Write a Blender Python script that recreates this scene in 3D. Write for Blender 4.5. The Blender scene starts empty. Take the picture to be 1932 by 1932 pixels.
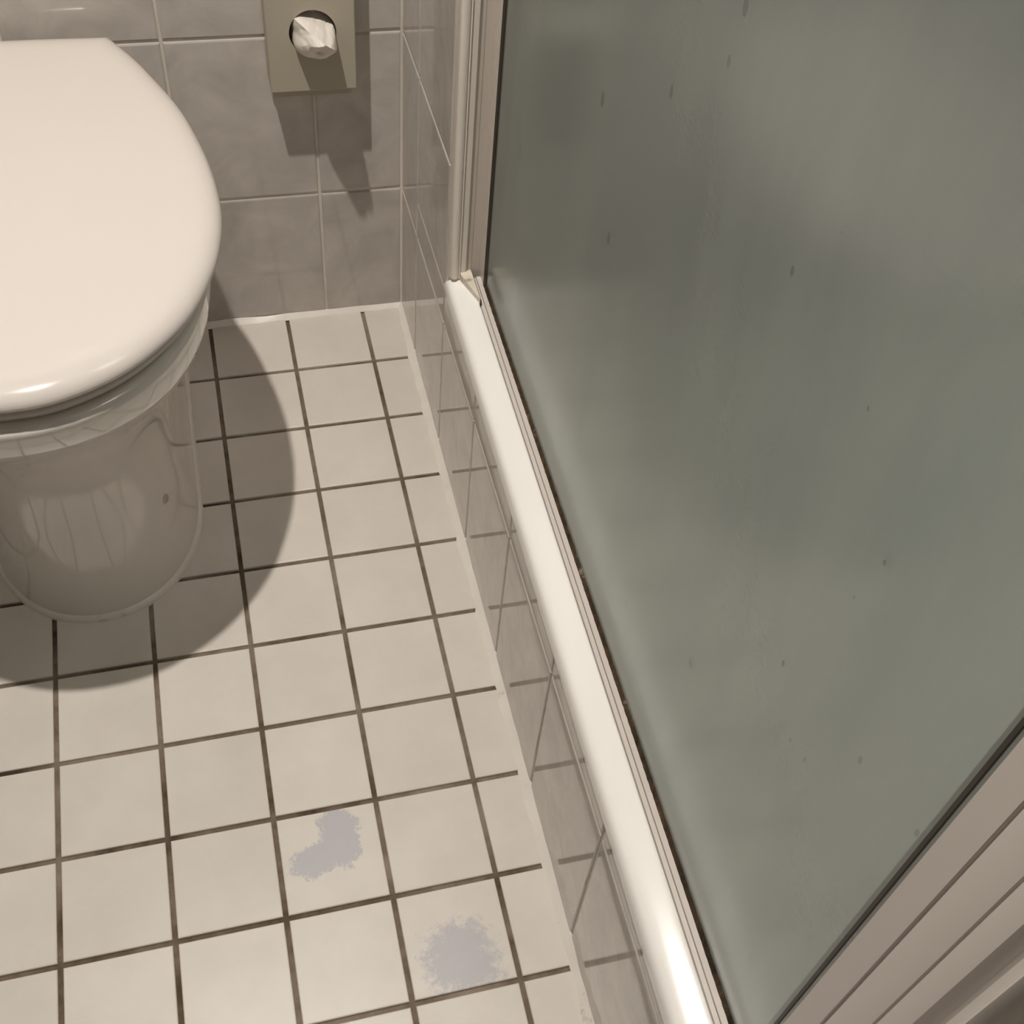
import bpy, bmesh, math, random
from mathutils import Vector, Matrix, noise

random.seed(7)
U = 0.1                     # one floor-tile pitch = 0.1 m; all coordinates below are in pitches
C = bpy.context.scene.collection

# ------------------------------------------------------------------ camera
F_PX, W_PX = 2216.54, 1932.0
cam_d = bpy.data.cameras.new('camera')
cam_d.sensor_width = 36.0
cam_d.lens = F_PX / W_PX * 36.0
cam_d.shift_x = -11.26 / W_PX
cam_d.shift_y = 57.76 / W_PX
cam_d.clip_start = 0.02
cam = bpy.data.objects.new('camera', cam_d)
C.objects.link(cam)
Rr = Vector((0.96761783, -0.23958562, 0.07946357))
Rd = Vector((-0.13927285, -0.76929116, -0.62353363))
Rf = Vector((0.21052032, 0.59227514, -0.77774761))
m = Matrix((Rr, -Rd, -Rf)).transposed().to_4x4()
m.translation = Vector((-1.7290, -12.2809, 10.4837)) * U
cam.matrix_world = m
bpy.context.scene.camera = cam

# ------------------------------------------------------------------ world and lights
sc = bpy.context.scene
sc.view_settings.view_transform = 'Standard'
sc.view_settings.look = 'None'
sc.view_settings.gamma = 1.0
sc.view_settings.use_curve_mapping = False
sc.view_settings.exposure = 0.2
world = bpy.data.worlds.new('world')
sc.world = world
world.use_nodes = True
world.node_tree.nodes['Background'].inputs[0].default_value = (0, 0, 0, 1)
world.node_tree.nodes['Background'].inputs[1].default_value = 0.0
sc.cycles.max_bounces = 10
sc.cycles.diffuse_bounces = 6
sc.cycles.glossy_bounces = 5
sc.cycles.transmission_bounces = 6
sc.cycles.sample_clamp_indirect = 12.0
sc.cycles.blur_glossy = 0.0

LAMP = Vector((-3.43, -6.42, 20.0))
ld = bpy.data.lights.new('ceiling_spot_lamp', 'SPOT')
ld.spot_size = math.radians(125)
ld.spot_blend = 0.35
ld.energy = 78.0
ld.color = (1.0, 0.93, 0.845)
ld.shadow_soft_size = 0.017
lo = bpy.data.objects.new('ceiling_spot_lamp', ld)
lo.location = LAMP * U
C.objects.link(lo)

# second, soft lamp: added fill behind the camera, no real fitting there
l2 = bpy.data.lights.new('soft_fill', 'AREA')
l2.shape = 'RECTANGLE'
l2.size, l2.size_y = 0.5, 0.12
l2.energy = 0.3
l2.color = (1.0, 0.92, 0.82)
l2o = bpy.data.objects.new('soft_fill', l2)
l2o.location = Vector((-3.5, -17.6, 17.5)) * U
l2o.rotation_euler = (math.radians(62), 0, 0)
C.objects.link(l2o)


# third lamp: fill spot added to brighten the tray and frosted glass
l3 = bpy.data.lights.new('shower_fill', 'SPOT')
l3.spot_size = math.radians(56)
l3.spot_blend = 0.8
l3.energy = 105.0
l3.color = (1.0, 0.94, 0.86)
l3.shadow_soft_size = 0.05
l3o = bpy.data.objects.new('shower_fill', l3)
l3o.location = Vector((4.6, -8.4, 19.8)) * U
C.objects.link(l3o)

# ------------------------------------------------------------------ materials
def mat(name, col, rough=0.4, spec=0.5, coat=0.0, coat_rough=0.05):
    m = bpy.data.materials.new(name)
    m.use_nodes = True
    b = m.node_tree.nodes['Principled BSDF']
    b.inputs['Base Color'].default_value = (*col, 1)
    b.inputs['Roughness'].default_value = rough
    b.inputs['Specular IOR Level'].default_value = spec
    b.inputs['Coat Weight'].default_value = coat
    b.inputs['Coat Roughness'].default_value = coat_rough
    return m


class NT:
    """small helper around a node tree"""
    def __init__(s, m):
        s.t = m.node_tree
        s.b = s.t.nodes['Principled BSDF']

    def n(s, typ, **kw):
        x = s.t.nodes.new(typ)
        for k, v in kw.items():
            if k.startswith('i_'):
                x.inputs[k[2:].replace('_', ' ')].default_value = v
            else:
                setattr(x, k, v)
        return x

    def l(s, a, b):
        s.t.links.new(a, b)

    def pos(s, scale=(1, 1, 1), rot=(0, 0, 0), per_object=0.0):
        g = s.n('ShaderNodeNewGeometry')
        mp = s.n('ShaderNodeMapping')
        mp.inputs['Scale'].default_value = scale
        mp.inputs['Rotation'].default_value = rot
        s.l(g.outputs['Position'], mp.inputs['Vector'])
        if per_object:
            oi = s.n('ShaderNodeObjectInfo')
            cx = s.n('ShaderNodeCombineXYZ')
            mu = s.n('ShaderNodeMath', operation='MULTIPLY')
            mu.inputs[1].default_value = per_object
            s.l(oi.outputs['Random'], mu.inputs[0])
            for i in range(3):
                s.l(mu.outputs[0], cx.inputs[i])
            s.l(cx.outputs[0], mp.inputs['Location'])
        return mp.outputs[0]

    def noise(s, vec, scale, detail=3, rough=0.5, dist=0.0):
        x = s.n('ShaderNodeTexNoise')
        x.inputs['Scale'].default_value = scale
        x.inputs['Detail'].default_value = detail
        x.inputs['Roughness'].default_value = rough
        x.inputs['Distortion'].default_value = dist
        s.l(vec, x.inputs['Vector'])
        return x.outputs['Fac']

    def ramp(s, fac, stops):
        r = s.n('ShaderNodeValToRGB')
        e = r.color_ramp.elements
        e[0].position, e[0].color = stops[0][0], (*stops[0][1], 1)
        e[1].position, e[1].color = stops[-1][0], (*stops[-1][1], 1)
        for p, c in stops[1:-1]:
            q = e.new(p)
            q.color = (*c, 1)
        s.l(fac, r.inputs[0])
        return r.outputs[0]

    def mix(s, fac, a, b, mode='MIX'):
        x = s.n('ShaderNodeMix', data_type='RGBA', blend_type=mode)
        if isinstance(fac, (int, float)):
            x.inputs[0].default_value = fac
        else:
            s.l(fac, x.inputs[0])
        for sock, v in ((x.inputs[6], a), (x.inputs[7], b)):
            if isinstance(v, tuple):
                sock.default_value = (*v, 1)
            else:
                s.l(v, sock)
        return x.outputs[2]

    def math(s, op, a, b=None, clamp=False):
        x = s.n('ShaderNodeMath', operation=op, use_clamp=clamp)
        for i, v in enumerate((a, b)):
            if v is None:
                continue
            if isinstance(v, (int, float)):
                x.inputs[i].default_value = v
            else:
                s.l(v, x.inputs[i])
        return x.outputs[0]

    def bump(s, h, strength, dist):
        x = s.n('ShaderNodeBump')
        x.inputs['Strength'].default_value = strength
        x.inputs['Distance'].default_value = dist
        s.l(h, x.inputs['Height'])
        s.l(x.outputs[0], s.b.inputs['Normal'])
        return x.outputs[0]


# white floor tile: semi gloss, faint clouding, slight shade differences
def floor_tile_material(name, stain=None):
    m = mat(name, (0.6, 0.56, 0.5), 0.38, 0.45)
    t = NT(m)
    v = t.pos(per_object=3.0)
    a = t.noise(v, 14, 4, 0.6)
    c = t.ramp(a, [(0.3, (0.70, 0.655, 0.60)), (0.7, (0.77, 0.725, 0.665))])
    oi = t.n('ShaderNodeObjectInfo')
    dk = t.ramp(oi.outputs['Random'], [(0.0, (0.94, 0.94, 0.95)), (1.0, (1.0, 1.0, 1.0))])
    c = t.mix(1.0, c, dk, 'MULTIPLY')
    if stain:
        g = t.n('ShaderNodeNewGeometry')
        total = None
        for (x, y, rx, ry, ang) in stain:
            mp = t.n('ShaderNodeMapping', vector_type='TEXTURE')
            mp.inputs['Location'].default_value = (x * U, y * U, 0)
            mp.inputs['Rotation'].default_value = (0, 0, ang)
            mp.inputs['Scale'].default_value = (rx * U, ry * U, 100)
            t.l(g.outputs['Position'], mp.inputs['Vector'])
            ln = t.n('ShaderNodeVectorMath', operation='LENGTH')
            t.l(mp.outputs[0], ln.inputs[0])
            d = t.math('SUBTRACT', 1.0, ln.outputs['Value'])
            total = d if total is None else t.math('MAXIMUM', total, d)
        wv = t.pos()
        n1 = t.noise(wv, 90, 6, 0.7)
        n2 = t.noise(wv, 420, 3, 0.7)
        k = t.math('ADD', total, t.math('MULTIPLY', t.math('SUBTRACT', n1, 0.5), 1.6))
        k = t.math('ADD', k, t.math('MULTIPLY', t.math('SUBTRACT', n2, 0.5), 0.8))
        k = t.math('MULTIPLY', k, 5.0 if name.endswith('print') else 2.4, clamp=True)
        k = t.math('MULTIPLY', k, 0.72)
        c = t.mix(k, c, (0.44, 0.445, 0.50))
    t.l(c, t.b.inputs['Base Color'])
    b2 = t.noise(t.pos(), 35, 3, 0.5)
    t.bump(b2, 0.10, 0.002)
    return m


M_FTILE = floor_tile_material('white_floor_tile')
M_FSTAIN1 = floor_tile_material('stained_floor_tile_print', [(-1.40, -7.27, .20, .30, .10), (-1.40, -7.45, .18, .20, 0), (-1.64, -7.50, .30, .17, .22)])
M_FSTAIN2 = floor_tile_material('stained_floor_tile_smudge', [(-0.50, -8.62, .38, .32, .2), (-0.42, -8.78, .34, .26, -.3), (-0.62, -8.75, .25, .28, 0)])

M_FGROUT = mat('dark_floor_grout', (0.1, 0.06, 0.035), 0.85, 0.2)
t = NT(M_FGROUT)
a = t.noise(t.pos(), 9, 5, 0.7)
t.l(t.ramp(a, [(0.36, (0.06, 0.042, 0.026)), (0.46, (0.15, 0.115, 0.083)), (0.64, (0.29, 0.24, 0.19))]), t.b.inputs['Base Color'])
t.bump(t.noise(t.pos(), 500, 2), 0.4, 0.0005)

M_WTILE = mat('grey_wall_tile', (0.4, 0.38, 0.35), 0.06, 0.5)
t = NT(M_WTILE)
v = t.pos(per_object=4.0)
a = t.noise(v, 13, 5, 0.6, 1.2)
b = t.noise(v, 6, 4, 0.6, 1.5)
c1 = t.ramp(a, [(0.32, (0.47, 0.44, 0.405)), (0.52, (0.54, 0.508, 0.468)), (0.72, (0.61, 0.575, 0.53))])
c2 = t.ramp(b, [(0.35, (0.93, 0.93, 0.94)), (0.6, (1, 1, 1))])
t.l(t.mix(1.0, c1, c2, 'MULTIPLY'), t.b.inputs['Base Color'])
t.bump(t.noise(t.pos(), 22, 2, 0.4), 0.06, 0.002)

M_WGROUT = mat('pale_wall_grout', (0.44, 0.40, 0.35), 0.7, 0.3)
t = NT(M_WGROUT)
t.l(t.ramp(t.noise(t.pos(), 12, 4, 0.6), [(0.3, (0.62, 0.57, 0.51)), (0.7, (0.78, 0.73, 0.67))]), t.b.inputs['Base Color'])

M_CAULK = mat('white_silicone', (0.80, 0.75, 0.68), 0.35, 0.5)
t = NT(M_CAULK)
t.l(t.ramp(t.noise(t.pos(), 26, 4, 0.7), [(0.28, (0.60, 0.52, 0.42)), (0.38, (0.86, 0.82, 0.76)), (0.8, (0.90, 0.87, 0.82))]), t.b.inputs['Base Color'])
t.bump(t.noise(t.pos(), 90, 3), 0.3, 0.001)

M_PORC = mat('white_porcelain', (0.78, 0.745, 0.70), 0.08, 0.5, 0.6, 0.03)
M_LID = mat('white_lid_plastic', (0.74, 0.685, 0.645), 0.16, 0.45)
M_SEAT = mat('white_seat_plastic', (0.70, 0.65, 0.60), 0.3, 0.4)
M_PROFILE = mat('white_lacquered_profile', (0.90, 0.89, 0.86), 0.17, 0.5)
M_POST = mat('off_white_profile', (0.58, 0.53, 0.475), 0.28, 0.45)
M_BEAD = mat('light_profile_bead', (0.78, 0.73, 0.665), 0.25, 0.45)
M_DOOR = mat('pinkish_white_door_profile', (0.60, 0.555, 0.515), 0.3, 0.45)
M_PAINT = mat('grey_beige_paint', (0.19, 0.18, 0.165), 0.8, 0.2)
M_TRAY = mat('white_tray', (0.75, 0.76, 0.72), 0.25, 0.5)
M_RUBBER = mat('dark_gasket', (0.03, 0.025, 0.018), 0.5, 0.3)
M_HOLE = mat('dispenser_inside', (0.42, 0.39, 0.33), 0.7, 0.2)

M_MOLD = mat('mouldy_sealant', (0.05, 0.035, 0.02), 0.7, 0.15)
t = NT(M_MOLD)
t.l(t.ramp(t.noise(t.pos(), 60, 5, 0.75), [(0.36, (0.02, 0.014, 0.008)), (0.60, (0.07, 0.045, 0.026)), (0.78, (0.34, 0.27, 0.20))]), t.b.inputs['Base Color'])

M_YEL = mat('yellowed_profile_plastic', (0.66, 0.58, 0.45), 0.4, 0.4)
t = NT(M_YEL)
t.l(t.ramp(t.noise(t.pos(), 45, 5, 0.7), [(0.30, (0.30, 0.23, 0.15)), (0.40, (0.66, 0.60, 0.50)), (0.7, (0.76, 0.72, 0.63))]), t.b.inputs['Base Color'])

M_PLATE = mat('beige_lacquered_steel', (0.46, 0.425, 0.345), 0.42, 0.4)
t = NT(M_PLATE)
t.bump(t.noise(t.pos(), 300, 2), 0.05, 0.0005)

M_PAPER = mat('white_paper', (0.80, 0.75, 0.69), 0.75, 0.2)
t = NT(M_PAPER)
t.bump(t.noise(t.pos(), 160, 3), 0.25, 0.001)

# frosted shower glass: one face glossy towards the room, satin body that passes a diffused light
M_GLASS = mat('frosted_green_glass', (0.30, 0.36, 0.31), 0.3, 0.5)
t = NT(M_GLASS)
t.b.inputs['Transmission Weight'].default_value = 0.62
t.b.inputs['IOR'].default_value = 1.78
v = t.pos((1.0, 2.2, 0.6))
a = t.noise(v, 8, 4, 0.6, 0.3)
c = t.ramp(a, [(0.25, (0.365, 0.415, 0.395)), (0.75, (0.435, 0.475, 0.445))])


def specks(scale, thr, size, sc_):
    sp = t.n('ShaderNodeTexVoronoi')
    sp.inputs['Scale'].default_value = scale
    t.l(t.pos(sc_), sp.inputs['Vector'])
    wn = t.n('ShaderNodeSeparateColor')
    t.l(sp.outputs['Color'], wn.inputs[0])
    rad = t.math('MULTIPLY', t.math('SUBTRACT', wn.outputs[0], thr, clamp=True), size)
    return t.math('LESS_THAN', sp.outputs['Distance'], rad)


spot = t.math('MAXIMUM', specks(22, 0.80, 0.62, (1, 1.5, 0.9)), specks(60, 0.90, 1.6, (1, 1.5, 0.8)))
spot = t.math('MULTIPLY', spot, 0.5)
c = t.mix(spot, c, (0.10, 0.13, 0.11))
t.l(c, t.b.inputs['Base Color'])
rg = t.math('ADD', t.math('MULTIPLY', t.noise(t.pos((1, 3, .6)), 9, 3), 0.12), 0.16)
t.l(rg, t.b.inputs['Roughness'])
h = t.math('ADD', t.math('MULTIPLY', t.noise(t.pos((1, 1, 2.2), (0.5, 0, 0)), 170, 2, 0.5), 1.0),
           t.math('MULTIPLY', t.noise(t.pos(), 500, 2), 0.2))
t.bump(h, 0.05, 0.001)
cb = t.n('ShaderNodeBump')
cb.inputs['Strength'].default_value = 0.12
cb.inputs['Distance'].default_value = 0.001
t.l(h, cb.inputs['Height'])
t.l(cb.outputs[0], t.b.inputs['Coat Normal'])
t.b.inputs['Coat Weight'].default_value = 0.06
t.b.inputs['Coat Roughness'].default_value = 0.06
tr = t.n('ShaderNodeBsdfTranslucent')
t.l(c, tr.inputs['Color'])
mx = t.n('ShaderNodeMixShader')
mx.inputs[0].default_value = 0.09
out = [n_ for n_ in t.t.nodes if n_.type == 'OUTPUT_MATERIAL'][0]
t.l(t.b.outputs[0], mx.inputs[1])
t.l(tr.outputs[0], mx.inputs[2])
t.l(mx.outputs[0], out.inputs['Surface'])


# ------------------------------------------------------------------ mesh helpers
def tag(o, label=None, cat=None, group=None, kind=None):
    if label:
        o['label'] = label
    if cat:
        o['category'] = cat
    if group:
        o['group'] = group
    if kind:
        o['kind'] = kind
    return o


def link(name, me, parent=None):
    o = bpy.data.objects.new(name, me)
    C.objects.link(o)
    if parent:
        o.parent = parent
        o.matrix_parent_inverse = Matrix.Translation(-parent.location)
    return o


def mesh(name, vs, fs, m, smooth=False, angle=None):
    me = bpy.data.meshes.new(name)
    me.from_pydata([tuple(c * U for c in v) for v in vs], [], fs)
    bm = bmesh.new()
    bm.from_mesh(me)
    bmesh.ops.recalc_face_normals(bm, faces=bm.faces)
    bm.to_mesh(me)
    bm.free()
    me.materials.append(m)
    if smooth:
        me.polygons.foreach_set('use_smooth', [True] * len(me.polygons))
        if angle:
            me.set_sharp_from_angle(angle=math.radians(angle))
    me.update()
    return me


def empty(name, loc):
    o = bpy.data.objects.new(name, None)
    o.location = Vector(loc) * U
    o.empty_display_size = 0.05
    C.objects.link(o)
    return o


def box_geo(x0, x1, y0, y1, z0, z1):
    v = [(x, y, z) for z in (z0, z1) for y in (y0, y1) for x in (x0, x1)]
    f = [(0, 2, 3, 1), (4, 5, 7, 6), (0, 1, 5, 4), (2, 6, 7, 3), (0, 4, 6, 2), (1, 3, 7, 5)]
    return v, f


def box(name, x0, x1, y0, y1, z0, z1, m, parent=None):
    v, f = box_geo(x0, x1, y0, y1, z0, z1)
    return link(name, mesh(name, v, f, m), parent)


def tile_mesh(name, quad, n, thick, bev, m):
    """tile over the corner quad (counter-clockwise seen from n), proud of its grout by `thick`, with a rounded edge"""
    n = Vector(n)
    q = [Vector(p) for p in quad]
    c = sum(q, Vector()) / 4
    rings = [(0.0, -0.02), (0.0, thick - bev), (bev * 0.3, thick - bev * 0.3), (bev, thick)]
    vs, fs = [], []
    for ins, h in rings:
        for i, p in enumerate(q):
            a, b = q[i - 1] - p, q[(i + 1) % 4] - p
            vs.append(tuple(p + (a.normalized() + b.normalized()) * ins + n * h))
    for r in range(len(rings) - 1):
        for i in range(4):
            j = (i + 1) % 4
            fs.append((r * 4 + i, r * 4 + j, r * 4 + 4 + j, r * 4 + 4 + i))
    k = (len(rings) - 1) * 4
    fs.append((k, k + 1, k + 2, k + 3))
    fs.append((3, 2, 1, 0))
    return mesh(name, vs, fs, m)


def extrude(name, pts, a0, a1, axis, m, parent=None, smooth=True, angle=35, shear=0.0, seg=1, end_scale=None):
    """closed 2D outline swept along axis 'y' (pts are x,z) or 'z' (pts are x,y)"""
    vs, fs = [], []
    n = len(pts)
    stations = [(a0 + (a1 - a0) * i / seg, 1.0) for i in range(seg + 1)]
    if end_scale:
        stations = end_scale + stations[1:]
    cx = sum(p[0] for p in pts) / n
    cz = min(p[1] for p in pts)
    for s, k in stations:
        for p in pts:
            x, w = cx + (p[0] - cx) * k, cz + (p[1] - cz) * k
            vs.append((x + shear * (s + 2.6), s, w) if axis == 'y' else (p[0], p[1], s))
    ns = len(stations)
    for r in range(ns - 1):
        for i in range(n):
            j = (i + 1) % n
            fs.append((r * n + i, r * n + j, r * n + n + j, r * n + n + i))
    fs.append(tuple(range(n)))
    fs.append(tuple(range((ns - 1) * n, ns * n))[::-1])
    return link(name, mesh(name, vs, fs, m, smooth, angle), parent)


def loft(name, rings, m, parent=None, cap0=True, cap1=True, angle=50):
    vs, fs = [], []
    n = len(rings[0])
    for r in rings:
        vs += r
    for k in range(len(rings) - 1):
        for i in range(n):
            j = (i + 1) % n
            fs.append((k * n + i, k * n + j, (k + 1) * n + j, (k + 1) * n + i))
    if cap0:
        fs.append(tuple(range(n))[::-1])
    if cap1:
        fs.append(tuple(range((len(rings) - 1) * n, len(rings) * n)))
    return link(name, mesh(name, vs, fs, m, True, angle), parent)


SY, ST = 0.03826, 0.00997         # the floor falls towards the viewer and slightly to the left


def fz(x, y):
    return SY * y + ST * x


FN = Vector((-ST, -SY, 1)).normalized()
WALLX = 0.557

# ------------------------------------------------------------------ floor
XL, YN = -9.0, -21.0
vs = [(x, y, fz(x, y) + dz) for dz in (-0.5, -0.03) for (x, y) in ((XL, YN), (WALLX + .05, YN), (WALLX + .05, 0.05), (XL, 0.05))]
fs = [(3, 2, 1, 0), (4, 5, 6, 7), (0, 1, 5, 4), (1, 2, 6, 5), (2, 3, 7, 6), (3, 0, 4, 7)]
floor = link('floor', mesh('floor', vs, fs, M_FGROUT))
tag(floor, kind='structure')

J = 0.024                         # half joint
FTH, FBV = 0.012, 0.012


def floor_quad(x0, x1, y0, y1):
    return [(x0, y0, fz(x0, y0) - 0.012), (x1, y0, fz(x1, y0) - 0.012), (x1, y1, fz(x1, y1) - 0.012), (x0, y1, fz(x0, y1) - 0.012)]


full = None
for i in range(-9, 1):
    for j in range(0, 14):
        x0, x1 = (i - 1 + J, i - J) if i < 0 else (-1 + J, -J)
        if i == 0:
            x0, x1 = J, 0.535
        else:
            x0, x1 = i + J, i + 1 - J
        y0, y1 = -(j + 1) + J, -j - J
        if j == 0:
            y1 = -0.035
        if i == 0 or j == 0:
            o = link('floor_tile', tile_mesh('floor_tile', floor_quad(x0, x1, y0, y1), FN, FTH, FBV, M_FTILE), floor)
        else:
            if full is None:
                full = tile_mesh('floor_tile', floor_quad(J, 1 - J, -1 + J, -J), FN, FTH, FBV, M_FTILE)
            me = full
            if (i, j) in ((-2, 7), (-1, 8)):
                me = full.copy()
                me.materials[0] = M_FSTAIN1 if i == -2 else M_FSTAIN2
            o = link('floor_tile', me, floor)
            o.location = Vector((i, -j, fz(i, -j))) * U
            if (i, j) == (-2, 7):
                o['label'] = 'white floor tile with a blue-grey footprint-like stain'
            if (i, j) == (-1, 8):
                o['label'] = 'white floor tile with a round blue-grey smudge'

# ------------------------------------------------------------------ walls
ZC = 20.6
TH, BV = 0.018, 0.02
WJ = 0.015
ROWS = [0.03, 1.86] + [1.86 + 2.005 * k for k in range(1, 10)]
ROWS[-1] = ZC

back = box('wall_back', XL - 0.3, WALLX + 0.05, -0.0, 0.5, -0.6, ZC, M_WGROUT)
tag(back, kind='structure')
BX = [0.525, -0.464] + [-0.464 - 1.566 * k for k in range(1, 6)]
wmesh = {}


def wall_tile(key, quad, n, parent, share=None):
    o = link('wall_tile', tile_mesh('wall_tile', quad, n, TH, BV, M_WTILE), parent)
    return o


for r in range(len(ROWS) - 1):
    z0, z1 = ROWS[r] + WJ, ROWS[r + 1] - WJ
    for k in range(len(BX) - 1):
        x1, x0 = BX[k] - (0 if k == 0 else WJ), BX[k + 1] + WJ
        wall_tile('b', [(x0, 0, z0), (x1, 0, z0), (x1, 0, z1), (x0, 0, z1)], (0, -1, 0), back)

# wall on the right: full height stub in the corner, then a low plinth under the shower screen
right = box('wall_right', WALLX, 9.0, -2.58, 0.5, -0.6, ZC, M_WGROUT)
tag(right, kind='structure')
plinth = box('wall_plinth', WALLX, 1.05, -13.0, -2.585, -1.0, 2.26, M_WGROUT)
tag(plinth, kind='structure')
box('shower_cladding', 1.06, 9.0, -2.60, -2.57, -1.0, ZC, M_PAINT, right)
SX = WALLX
SYJ = [-0.03, -0.99] + [-0.99 - 1.548 * k for k in range(1, 8)]
for k in range(len(SYJ) - 1):
    y1, y0 = SYJ[k] - (0 if k == 0 else WJ), SYJ[k + 1] + WJ
    q = [(SX, y1, fz(SX, y1) + .03), (SX, y0, fz(SX, y0) + .03), (SX, y0, 1.86 - WJ), (SX, y1, 1.86 - WJ)]
    wall_tile('s', q, (-1, 0, 0), right if k < 2 else plinth)
    # cut course under the rail
    if k >= 1:
        ya = y1 if k > 1 else y1
        zt = 2.32
        wall_tile('s', [(SX, ya, 1.86 + WJ), (SX, y0, 1.86 + WJ), (SX, y0, zt), (SX, ya, zt)], (-1, 0, 0), right if k < 2 else plinth)
for r in range(1, len(ROWS) - 1):
    z0, z1 = ROWS[r] + WJ, ROWS[r + 1] - WJ
    wall_tile('s', [(SX, -0.03, z0), (SX, -0.99 + WJ, z0), (SX, -0.99 + WJ, z1), (SX, -0.03, z1)], (-1, 0, 0), right)
    zz = z0 if r > 1 else 2.32 + WJ
    wall_tile('s', [(SX, -0.99 - WJ, zz), (SX, -2.56, zz), (SX, -2.56, z1), (SX, -0.99 - WJ, z1)], (-1, 0, 0), right)

# the rest of the room, outside the frame
tag(box('wall_left', XL - 0.4, XL, YN, 0.3, -1.2, ZC, M_PAINT), kind='structure')
tag(box('wall_front', XL, 9.0, YN - 0.4, YN, -1.2, ZC, M_PAINT), kind='structure')
tag(box('ceiling', XL - 0.4, 9.4, YN - 0.4, 0.5, ZC, ZC + 0.4, M_PAINT), kind='structure')
tag(box('wall_shower', 9.0, 9.4, YN, 0.5, -1.2, ZC, M_WTILE), kind='structure')
tag(box('wall_entry', 1.05, 1.5, YN, -13.0, -1.2, ZC, M_PAINT), kind='structure')
tag(box('wall_shower_front', 1.05, 9.0, -13.4, -13.0, -1.2, ZC, M_WTILE), kind='structure')


# silicone joints between floor and walls (irregular fillet)
def fillet(name, p0, p1, n1, n2, size, m, parent=None, seg=60, jit=0.25, seed=1):
    p0, p1 = Vector(p0), Vector(p1)
    n1, n2 = Vector(n1), Vector(n2)
    vs, fs = [], []
    for i in range(seg + 1):
        p = p0.lerp(p1, i / seg)
        a = size * (1 + jit * noise.noise(Vector((i * 0.35, seed, 0)) * 1.3) * 1.5)
        b = size * (1 + jit * noise.noise(Vector((i * 0.3, seed + 9, 3))) * 1.5)
        ring = [p - n1 * .02 - n2 * .02, p + n1 * a - n2 * .01, p + n1 * a * .62 + n2 * b * .22, p + n1 * a * .25 + n2 * b * .6, p + n2 * b - n1 * .01]
        vs += [tuple(q) for q in ring]
    for i in range(seg):
        for k in range(5):
            l = (k + 1) % 5
            fs.append((i * 5 + k, i * 5 + l, i * 5 + 5 + l, i * 5 + 5 + k))
    fs.append((0, 1, 2, 3, 4))
    fs.append(tuple(seg * 5 + k for k in (4, 3, 2, 1, 0)))
    return link(name, mesh(name, vs, fs, m, True, 60), parent)


trim = empty('trim_1', (0.5, 0, 0))
tag(trim, kind='structure')
fillet('silicone_joint', (XL, -TH, fz(XL, 0)), (0.53, -TH, fz(.5, 0)), (0, -1, 0), (0, 0, 1), 0.058, M_CAULK, trim, 80, 0.3, 1)
fillet('silicone_joint', (SX - TH, -0.02, fz(SX, 0)), (SX - TH, -13, fz(SX, -13)), (-1, 0, 0), (0, 0, 1), 0.085, M_CAULK, trim, 160, 0.3, 5)
fillet('corner_joint', (SX - TH, -TH, 0.0), (SX - TH, -TH, ZC), (-1, 0, 0), (0, -1, 0), 0.022, M_WGROUT, trim, 30, 0.1, 8)

# ------------------------------------------------------------------ shower screen
screen = empty('shower_enclosure', (0.75, -6.6, 2.3))
tag(screen, 'white framed shower screen with frosted greenish glass on the tiled plinth', 'shower screen')
SH = 0.0095                       # the screen is not quite parallel to the plinth
rail_pts = [(.58, 2.22), (.546, 2.25), (.532, 2.30), (.528, 2.36), (.531, 2.405), (.540, 2.44), (.555, 2.466), (.577, 2.484), (.605, 2.496), (.66, 2.512),
            (.72, 2.528), (.765, 2.540), (.785, 2.543), (.795, 2.536), (.797, 2.24)]
extrude('bottom_rail', rail_pts, -2.56, -13.0, 'y', M_PROFILE, screen, True, 60, SH, 12,
        [(-2.38, .68), (-2.41, .80), (-2.48, .90), (-2.60, .965), (-2.76, 1.0)])
track = [(.797, 2.22), (.797, 2.50), (.806, 2.50), (.806, 2.535), (.838, 2.538), (.838, 2.512), (.848, 2.512), (.848, 2.545), (.896, 2.545), (.90, 2.53), (.90, 2.22)]
extrude('glass_track', track, -2.66, -13.0, 'y', M_DOOR, screen, False, 30, SH, 12)

# mould line along the foot of the glass, ragged
vs, fs = [], []
N = 260
for i in range(N + 1):
    y = -2.80 - 8.2 * i / N
    w = 0.030 + 0.018 * noise.noise(Vector((i * .33, 0, 1))) + 0.012 * noise.noise(Vector((i * .9, 4, 1)))
    x = 0.898 + SH * (y + 2.6)
    vs += [(x - 0.006 + .004 * noise.noise(Vector((i * .7, 7, 7))), y, 2.547), (x + w, y, 2.556 + w * .9), (x + w + .02, y, 2.40), (x - .01, y, 2.40)]
for i in range(N):
    for k in range(4):
        l = (k + 1) % 4
        fs.append((i * 4 + k, i * 4 + l, i * 4 + 4 + l, i * 4 + 4 + k))
fs += [(0, 1, 2, 3), tuple(N * 4 + k for k in (3, 2, 1, 0))]
o = link('sealant', mesh('sealant', vs, fs, M_MOLD, True, 40), screen)
o['label'] = 'ragged dark mould-stained sealant along the glass foot'

gv, gf = [], []
for (x, y) in ((.918, -2.72), (.918 - SH * 8, -10.74), (.978 - SH * 8, -10.74), (.978, -2.72)):
    gv += [(x, y, 2.42), (x, y, 19.2)]
gf = [(0, 2, 3, 1), (2, 4, 5, 3), (4, 6, 7, 5), (6, 0, 1, 7), (0, 6, 4, 2), (1, 3, 5, 7)]
o = link('glass_panel', mesh('glass_panel', gv, gf, M_GLASS), screen)

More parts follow.
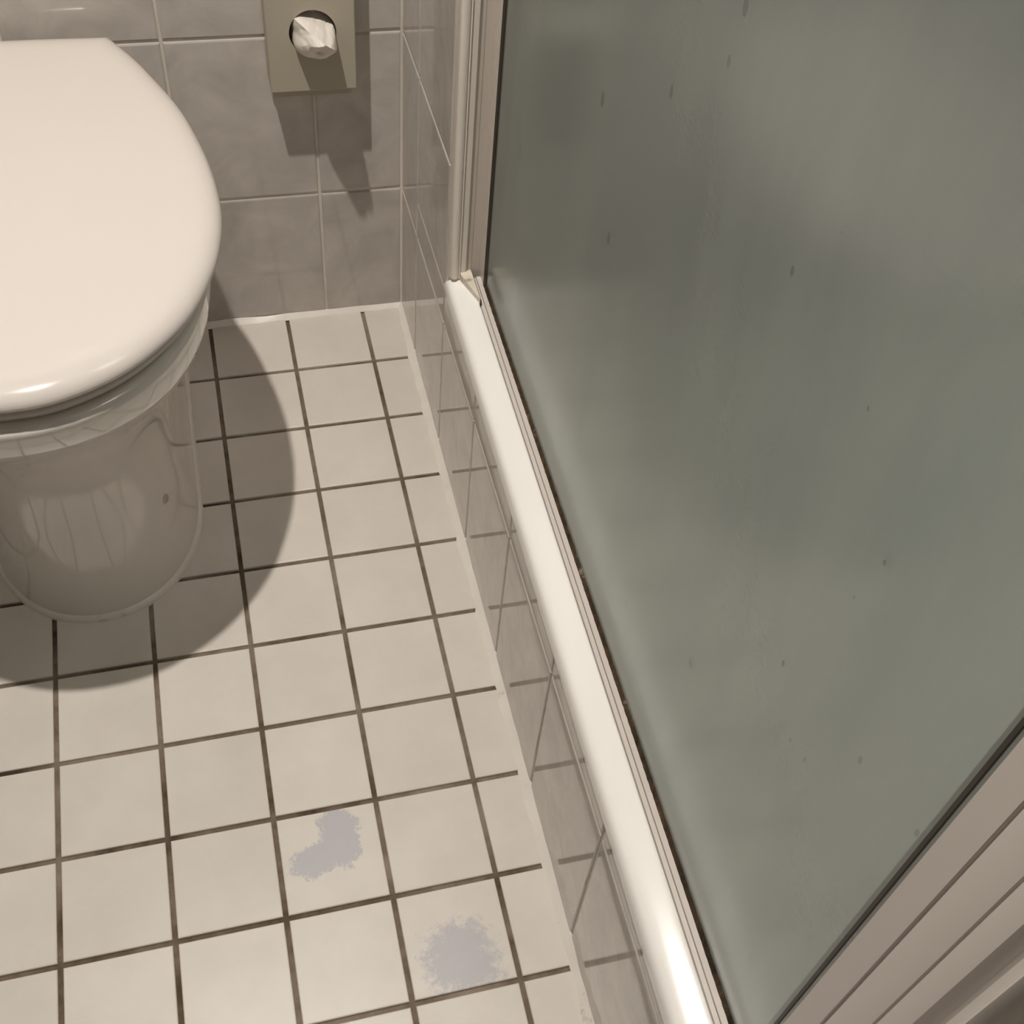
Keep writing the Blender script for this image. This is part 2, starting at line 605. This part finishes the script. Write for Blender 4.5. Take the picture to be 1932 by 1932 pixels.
# rear post against the tiled corner
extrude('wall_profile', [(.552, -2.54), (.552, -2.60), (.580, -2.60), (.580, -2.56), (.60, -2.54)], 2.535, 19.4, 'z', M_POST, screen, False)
extrude('profile_bead', [(.580, -2.56), (.578, -2.63), (.590, -2.652), (.61, -2.662), (.635, -2.662), (.652, -2.650), (.656, -2.62), (.662, -2.65), (.668, -2.655), (.676, -2.645), (.680, -2.56)],
        2.535, 19.4, 'z', M_BEAD, screen, True, 40)
extrude('profile_strip', [(.680, -2.56), (.680, -2.63), (.690, -2.638), (.735, -2.638), (.742, -2.63), (.742, -2.56)], 2.50, 19.4, 'z', M_BEAD, screen, False)
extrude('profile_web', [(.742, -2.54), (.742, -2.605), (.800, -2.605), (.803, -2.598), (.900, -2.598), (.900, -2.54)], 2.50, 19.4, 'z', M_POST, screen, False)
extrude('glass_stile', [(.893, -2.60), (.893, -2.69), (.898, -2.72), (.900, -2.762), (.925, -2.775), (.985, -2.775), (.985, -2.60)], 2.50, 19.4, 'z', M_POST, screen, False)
extrude('gasket', [(.900, -2.775), (.906, -2.835), (.94, -2.85), (.94, -2.775)], 2.54, 19.4, 'z', M_RUBBER, screen, False)
b_ = extrude('end_block', [(.675, -2.58), (.68, -2.68), (.775, -3.04), (.797, -3.08), (.80, -2.58)], 2.50, 2.60, 'z', M_YEL, screen, False)
b_['label'] = 'yellowed plastic end block at the foot of the post'
b2 = extrude('corner_sealant', [(.797, -2.60), (.793, -3.02), (.797, -3.12), (.806, -3.10), (.812, -2.60)], 2.50, 2.585, 'z', M_MOLD, screen, False)

# near door post
dp = [(.93, -10.70), (.86, -10.735), (.80, -10.765), (.80, -10.922), (.804, -10.927), (.816, -10.930), (.816, -10.936), (.808, -10.940), (.805, -10.948), (.806, -11.112),
      (.809, -11.116), (.816, -11.118), (.816, -11.123), (.810, -11.127), (.808, -11.132), (.806, -11.238), (.822, -11.262), (.848, -11.29), (.856, -11.31), (.846, -11.345),
      (.825, -11.362), (.808, -11.369), (.803, -11.378), (.808, -11.390), (.83, -11.42), (.88, -11.47), (.92, -11.60), (1.25, -11.62), (1.25, -10.70)]
extrude('door_post', dp, 2.56, 19.4, 'z', M_DOOR, screen, True, 30)
extrude('gasket', [(.835, -10.715), (.842, -10.690), (.90, -10.655), (.93, -10.67), (.93, -10.70), (.86, -10.733)], 2.56, 19.4, 'z', M_RUBBER, screen, False)
extrude('top_rail', [(.80, 19.2), (.80, 19.5), (1.1, 19.5), (1.1, 19.2)], -2.56, -13.0, 'y', M_POST, screen, False)

# shower tray behind the glass
tv, tf = [], []


def rr(x0, x1, y0, y1, r, z, n=6):
    o = []
    for cx, cy, a in ((x1 - r, y1 - r, 0), (x0 + r, y1 - r, 90), (x0 + r, y0 + r, 180), (x1 - r, y0 + r, 270)):
        for k in range(n + 1):
            t_ = math.radians(a + 90 * k / n)
            o.append((cx + r * math.cos(t_), cy + r * math.sin(t_), z))
    return o


tray = loft('shower_tray', [rr(1.06, 8.98, -12.98, -2.63, .02, .3), rr(1.06, 8.98, -12.98, -2.63, .02, 1.55), rr(1.6, 8.5, -12.5, -3.1, .6, 1.55),
                            rr(1.75, 8.35, -12.3, -3.3, .7, 1.0), rr(3.5, 6.5, -8.5, -7, .4, .92)], M_TRAY, None)
tag(tray, 'white shower tray lying behind the frosted glass', 'shower tray')

# ------------------------------------------------------------------ toilet
AX = -3.5
toilet = empty('toilet', (AX, -3.0, fz(AX, -3)))
tag(toilet, 'white porcelain toilet with closed lid against the grey tiled wall', 'toilet')


def ushape(hw, yf, ymid, yb, z, e=2.3, n=40, slope=False, cx=AX):
    """U-shaped plan: rounded front (towards -y), straight flanks to the back"""
    pts = [(hw, yb), (hw, (yb * 2 + ymid) / 3), (hw, (yb + ymid * 2) / 3)]
    for k in range(n + 1):
        a = math.pi * k / n
        cx_, sx_ = math.cos(a), math.sin(a)
        pts.append((hw * math.copysign(abs(cx_) ** (2 / e), cx_), ymid + (yf - ymid) * abs(sx_) ** (2 / e)))
    pts += [(-hw, (yb + ymid * 2) / 3), (-hw, (yb * 2 + ymid) / 3), (-hw, yb)]
    return [(cx + x, y, z + (fz(cx + x, y) if slope else 0)) for x, y in pts]


body = []
for (z, hw, yf, ym, e, sl) in [(-.03, 1.13, -4.36, -2.9, 2.1, True), (.04, 1.13, -4.36, -2.9, 2.1, True), (.14, 1.10, -4.33, -2.9, 2.1, True),
                               (.45, 1.05, -4.26, -2.9, 2.15, True), (1.0, .98, -4.18, -2.9, 2.2, False), (1.6, .98, -4.18, -2.9, 2.2, False),
                               (2.1, 1.04, -4.30, -3.0, 2.2, False), (2.5, 1.17, -4.55, -3.1, 2.2, False), (2.85, 1.34, -4.82, -3.1, 2.15, False),
                               (3.08, 1.46, -5.02, -3.15, 2.15, False), (3.16, 1.52, -5.10, -3.15, 2.15, False), (3.20, 1.60, -5.22, -3.15, 2.15, False),
                               (3.26, 1.63, -5.27, -3.15, 2.15, False), (3.45, 1.66, -5.38, -3.15, 2.15, False), (3.66, 1.68, -5.44, -3.15, 2.15, False),
                               (3.72, 1.68, -5.455, -3.15, 2.15, False), (3.755, 1.66, -5.435, -3.15, 2.15, False), (3.77, 1.61, -5.39, -3.15, 2.15, False), (3.78, 1.3, -4.8, -3.1, 2.15, False)]:
    r_ = ushape(hw, yf, ym, -.06, z, e, 40, sl)
    if z > 2.0:                    # the bowl narrows again towards the wall, under the lid
        lim = lambda y: 9 if y < -2.4 else 1.70 - .85 * ((y + 2.4) / 2.34) ** 1.4
        r_ = [(AX + max(-lim(y), min(lim(y), x - AX)), y, zz) for x, y, zz in r_]
    body.append(r_)
loft('bowl', body, M_PORC, toilet, True, True, 60)

# lid outline, right half, from the hinge side to the front tip
half = [(.98, -.22), (1.22, -.67), (1.42, -1.14), (1.58, -1.57), (1.70, -2.04), (1.80, -2.62), (1.83, -3.18), (1.79, -3.63), (1.675, -4.09), (1.42, -4.64),
        (.98, -5.12), (.47, -5.39), (0, -5.45)]


def catmull(P, n=5):
    o = []
    for i in range(len(P) - 1):
        p0 = P[i - 1] if i else P[0]
        p1, p2 = P[i], P[i + 1]
        p3 = P[i + 2] if i + 2 < len(P) else (-P[i][0], P[i][1])
        for k in range(n):
            t_ = k / n
            o.append(tuple(.5 * ((2 * b) + (-a + c) * t_ + (2 * a - 5 * b + 4 * c - d) * t_ ** 2 + (-a + 3 * b - 3 * c + d) * t_ ** 3)
                           for a, b, c, d in zip(p0, p1, p2, p3)))
    o.append(P[-1])
    return o


R_ = catmull(half)
outl = R_ + [(-x, y) for x, y in R_[-2::-1]]
backn = 8
outl += [(-.98 + 1.96 * k / backn, -.22 + .03 * math.sin(math.pi * k / backn)) for k in range(1, backn)]
CY_ = -3.0


def inset(P, d):
    n = len(P)
    o = []
    for i in range(n):
        a, b = Vector(P[i - 1]), Vector(P[(i + 1) % n])
        t_ = (b - a).normalized()
        nn = Vector((-t_.y, t_.x))
        if nn.dot(Vector((0, CY_)) - Vector(P[i])) < 0:
            nn = -nn
        o.append(tuple(Vector(P[i]) + nn * d))
    return o


def ring(P, z, k=1.0, crown=0.0):
    return [(AX + x * k, CY_ + (y - CY_) * k, z) for x, y in P]


HL = 4.14
lid = []
for d, z in [(.08, HL - .185), (.02, HL - .18), (.0, HL - .155), (0.0, HL - .13), (.012, HL - .100), (.040, HL - .066), (.090, HL - .036), (.150, HL - .014), (.225, HL)]:
    lid.append(ring(outl, z, 1 - d / 2.1))
P2 = [(x * (1 - .225 / 2.1), CY_ + (y - CY_) * (1 - .225 / 2.1)) for x, y in outl]
for k, z in [(.96, HL + .004), (.80, HL + .012), (.6, HL + .02), (.35, HL + .026), (.1, HL + .028)]:
    lid.append(ring(P2, z, k))
lo_ = loft('lid', lid, M_LID, toilet, True, True, 60)
seat = []
for d, z in [(.22, HL - .36), (.13, HL - .355), (.10, HL - .335), (.085, HL - .30), (.09, HL - .27), (.12, HL - .25), (.24, HL - .245)]:
    seat.append(ring(inset([(x, max(min(y, -.55), -5.6)) for x, y in outl], d), z - (.0)))
# bumper gap: the seat sits just above the rim
loft('seat', seat, M_SEAT, toilet, True, True, 60)
for s in (-1, 1):
    hv = rr(AX + s * .7 - .14, AX + s * .7 + .14, -.42, -.30, .05, 3.70)
    loft('hinge', [hv, [(x, y, 3.90) for x, y, z in hv], [(AX + s * .7 + (x - AX - s * .7) * .8, y, 3.93) for x, y, z in hv]], M_SEAT, toilet)


# screw caps on the flanks of the foot
def disc(name, c, n, r, t, m, parent, seg=18):
    n = Vector(n).normalized()
    a = n.orthogonal().normalized()
    b = n.cross(a)
    rings = []
    for rad, h in ((r, -.04), (r, t * .5), (r * .85, t), (r * .5, t), (r * .42, t * .5)):
        rings.append([tuple(Vector(c) + n * h + (a * math.cos(2 * math.pi * k / seg) + b * math.sin(2 * math.pi * k / seg)) * rad) for k in range(seg)])
    return loft(name, rings, m, parent, True, True, 40)


M_CAP = mat('screw_cap', (0.50, 0.46, 0.36), 0.35, 0.4)
disc('screw_cap', (AX + .835, -3.66, .80), (.8, -.6, .12), .06, .02, M_CAP, toilet)
disc('screw_cap', (AX - .835, -3.66, .80), (-.8, -.6, .12), .05, .02, M_CAP, toilet)
# silicone bead around the foot
s0 = ushape(1.165, -4.40, -2.9, -.06, .0, 2.1, 40, True)
s1 = ushape(1.155, -4.39, -2.9, -.06, .03, 2.1, 40, True)
s2 = ushape(1.12, -4.35, -2.9, -.06, .07, 2.1, 40, True)
s3 = ushape(1.0, -4.2, -2.9, -.06, .07, 2.1, 40, True)
o = loft('base_sealant', [[(x, y, z - .02) for x, y, z in s0], s0, s1, s2, s3], M_CAULK, toilet)

# ------------------------------------------------------------------ bag dispenser on the back wall
disp = empty('bag_dispenser', (-.49, 0, 3.15))
tag(disp, 'beige metal bag dispenser with round opening on the grey tiled wall', 'dispenser')
DX0, DX1, DZ0, DZ1, DY = -.955, -.03, 3.43, 6.4, -.40
HC, HR = (-.478, 4.085), .247
# cover: front sheet with a round hole plus turned sides
n = 48
vs, fs = [], []
circ = [(HC[0] + HR * math.cos(2 * math.pi * k / n), HC[1] + HR * math.sin(2 * math.pi * k / n)) for k in range(n)]


def on_rect(a):
    c, s = math.cos(a), math.sin(a)
    k = min([((DX1 - HC[0]) / c) if c > 1e-9 else 1e9, ((DX0 - HC[0]) / c) if c < -1e-9 else 1e9,
             ((DZ1 - HC[1]) / s) if s > 1e-9 else 1e9, ((DZ0 - HC[1]) / s) if s < -1e-9 else 1e9])
    return (HC[0] + c * k, HC[1] + s * k)


angs = [2 * math.pi * k / n for k in range(n)]
corners = [(DX1, DZ1), (DX0, DZ1), (DX0, DZ0), (DX1, DZ0)]
ca = [math.atan2(z - HC[1], x - HC[0]) % (2 * math.pi) for x, z in corners]
angs = sorted(set(angs + ca))
n = len(angs)
circ = [(HC[0] + HR * math.cos(a), HC[1] + HR * math.sin(a)) for a in angs]
rect = [on_rect(a) for a in angs]


def shrink(p, d):
    return (min(max(p[0], DX0 + d), DX1 - d), min(max(p[1], DZ0 + d), DZ1 - d))


layers = [[(x, DY + .025, z) for x, z in circ], [(x, DY, z) for x, z in circ], [(*[shrink(p, .012)[0]], DY, shrink(p, .012)[1]) for p in rect],
          [(x, DY + .012, z) for x, z in rect], [(x, -.035, z) for x, z in rect]]
for L_ in layers:
    vs += L_
for k in range(len(layers) - 1):
    for i in range(n):
        j = (i + 1) % n
        fs.append((k * n + i, k * n + j, (k + 1) * n + j, (k + 1) * n + i))
link('cover', mesh('cover', vs, fs, M_PLATE, True, 30), disp)
box('back_plate', -.935, -.05, -.075, -.03, 3.19, 6.4, M_PLATE, disp)
v1, f1 = box_geo(DX0 + .03, DX1 - .03, -.14, -.078, 3.5, 6.3)
o = link('inner_wall', mesh('inner_wall', v1, f1, M_HOLE), disp)

# crumpled paper standing out of the opening
G = 26
vs, fs = [], []
for i in range(G + 1):
    for j in range(2 * G):
        r, a = i / G, math.pi * j / G
        x, z = r * math.cos(a), r * math.sin(a)
        # folds: a few flat facets meeting in sharp creases
        f1 = x * .75 + z * .9
        f2 = -x * .9 + z * .5 + .15
        f3 = x * .2 - z + .1
        out = -.16 + .80 * max(0, 1 - abs(x - .12) ** 2.5) * max(0, min(1, .75 - z * 1.1))
        out += .55 * max(0, .55 - abs(f1 - .05)) - .40 * max(0, .35 - abs(f2 + .25)) + .35 * max(0, .4 - abs(f3 - .35))
        out += .07 * noise.noise(Vector((x * 2.4, z * 2.4, 2))) + .03 * noise.noise(Vector((x * 7, z * 7, 4)))
        if z > 0:
            out -= .02 * z
        out -= .12 * r ** 8
        ext = 1.0 + .10 * max(0, -z) + .06 * noise.noise(Vector((math.cos(a) * 2, math.sin(a) * 2, 9)))
        vs.append((HC[0] - .004 + x * HR * .985 * (ext if out > .1 else 1), DY - out * .66 + .02, HC[1] + z * HR * .985 + max(0, out) * .24))
for i in range(G):
    for j in range(2 * G):
        k = (j + 1) % (2 * G)
        fs.append((i * 2 * G + j, i * 2 * G + k, (i + 1) * 2 * G + k, (i + 1) * 2 * G + j))
me = mesh('paper_bag', vs, fs, M_PAPER, True, 22)
pb = link('paper_bag', me)
sol = pb.modifiers.new('thickness', 'SOLIDIFY')
sol.thickness = 0.0006
tag(pb, 'crumpled white paper bag sticking out of the dispenser opening', 'paper bag')

# ------------------------------------------------------------------ ceiling lamp fitting (above the frame)
rg = []
for rad, z in ((.10, 19.98), (.13, 19.90), (.34, 19.90), (.38, 19.96), (.38, 20.2), (.30, 20.62)):
    pass
for rad, z in ((.30, 20.12), (.36, 20.05), (.42, 20.08), (.42, 20.595), (.28, 20.595)):
    rg.append([(LAMP.x + rad * math.cos(2 * math.pi * k / 28), LAMP.y + rad * math.sin(2 * math.pi * k / 28), z) for k in range(28)])
o = loft('ceiling_spotlight', rg, M_PROFILE, None, False, False)
tag(o, 'white round ceiling spotlight above the toilet', 'lamp')
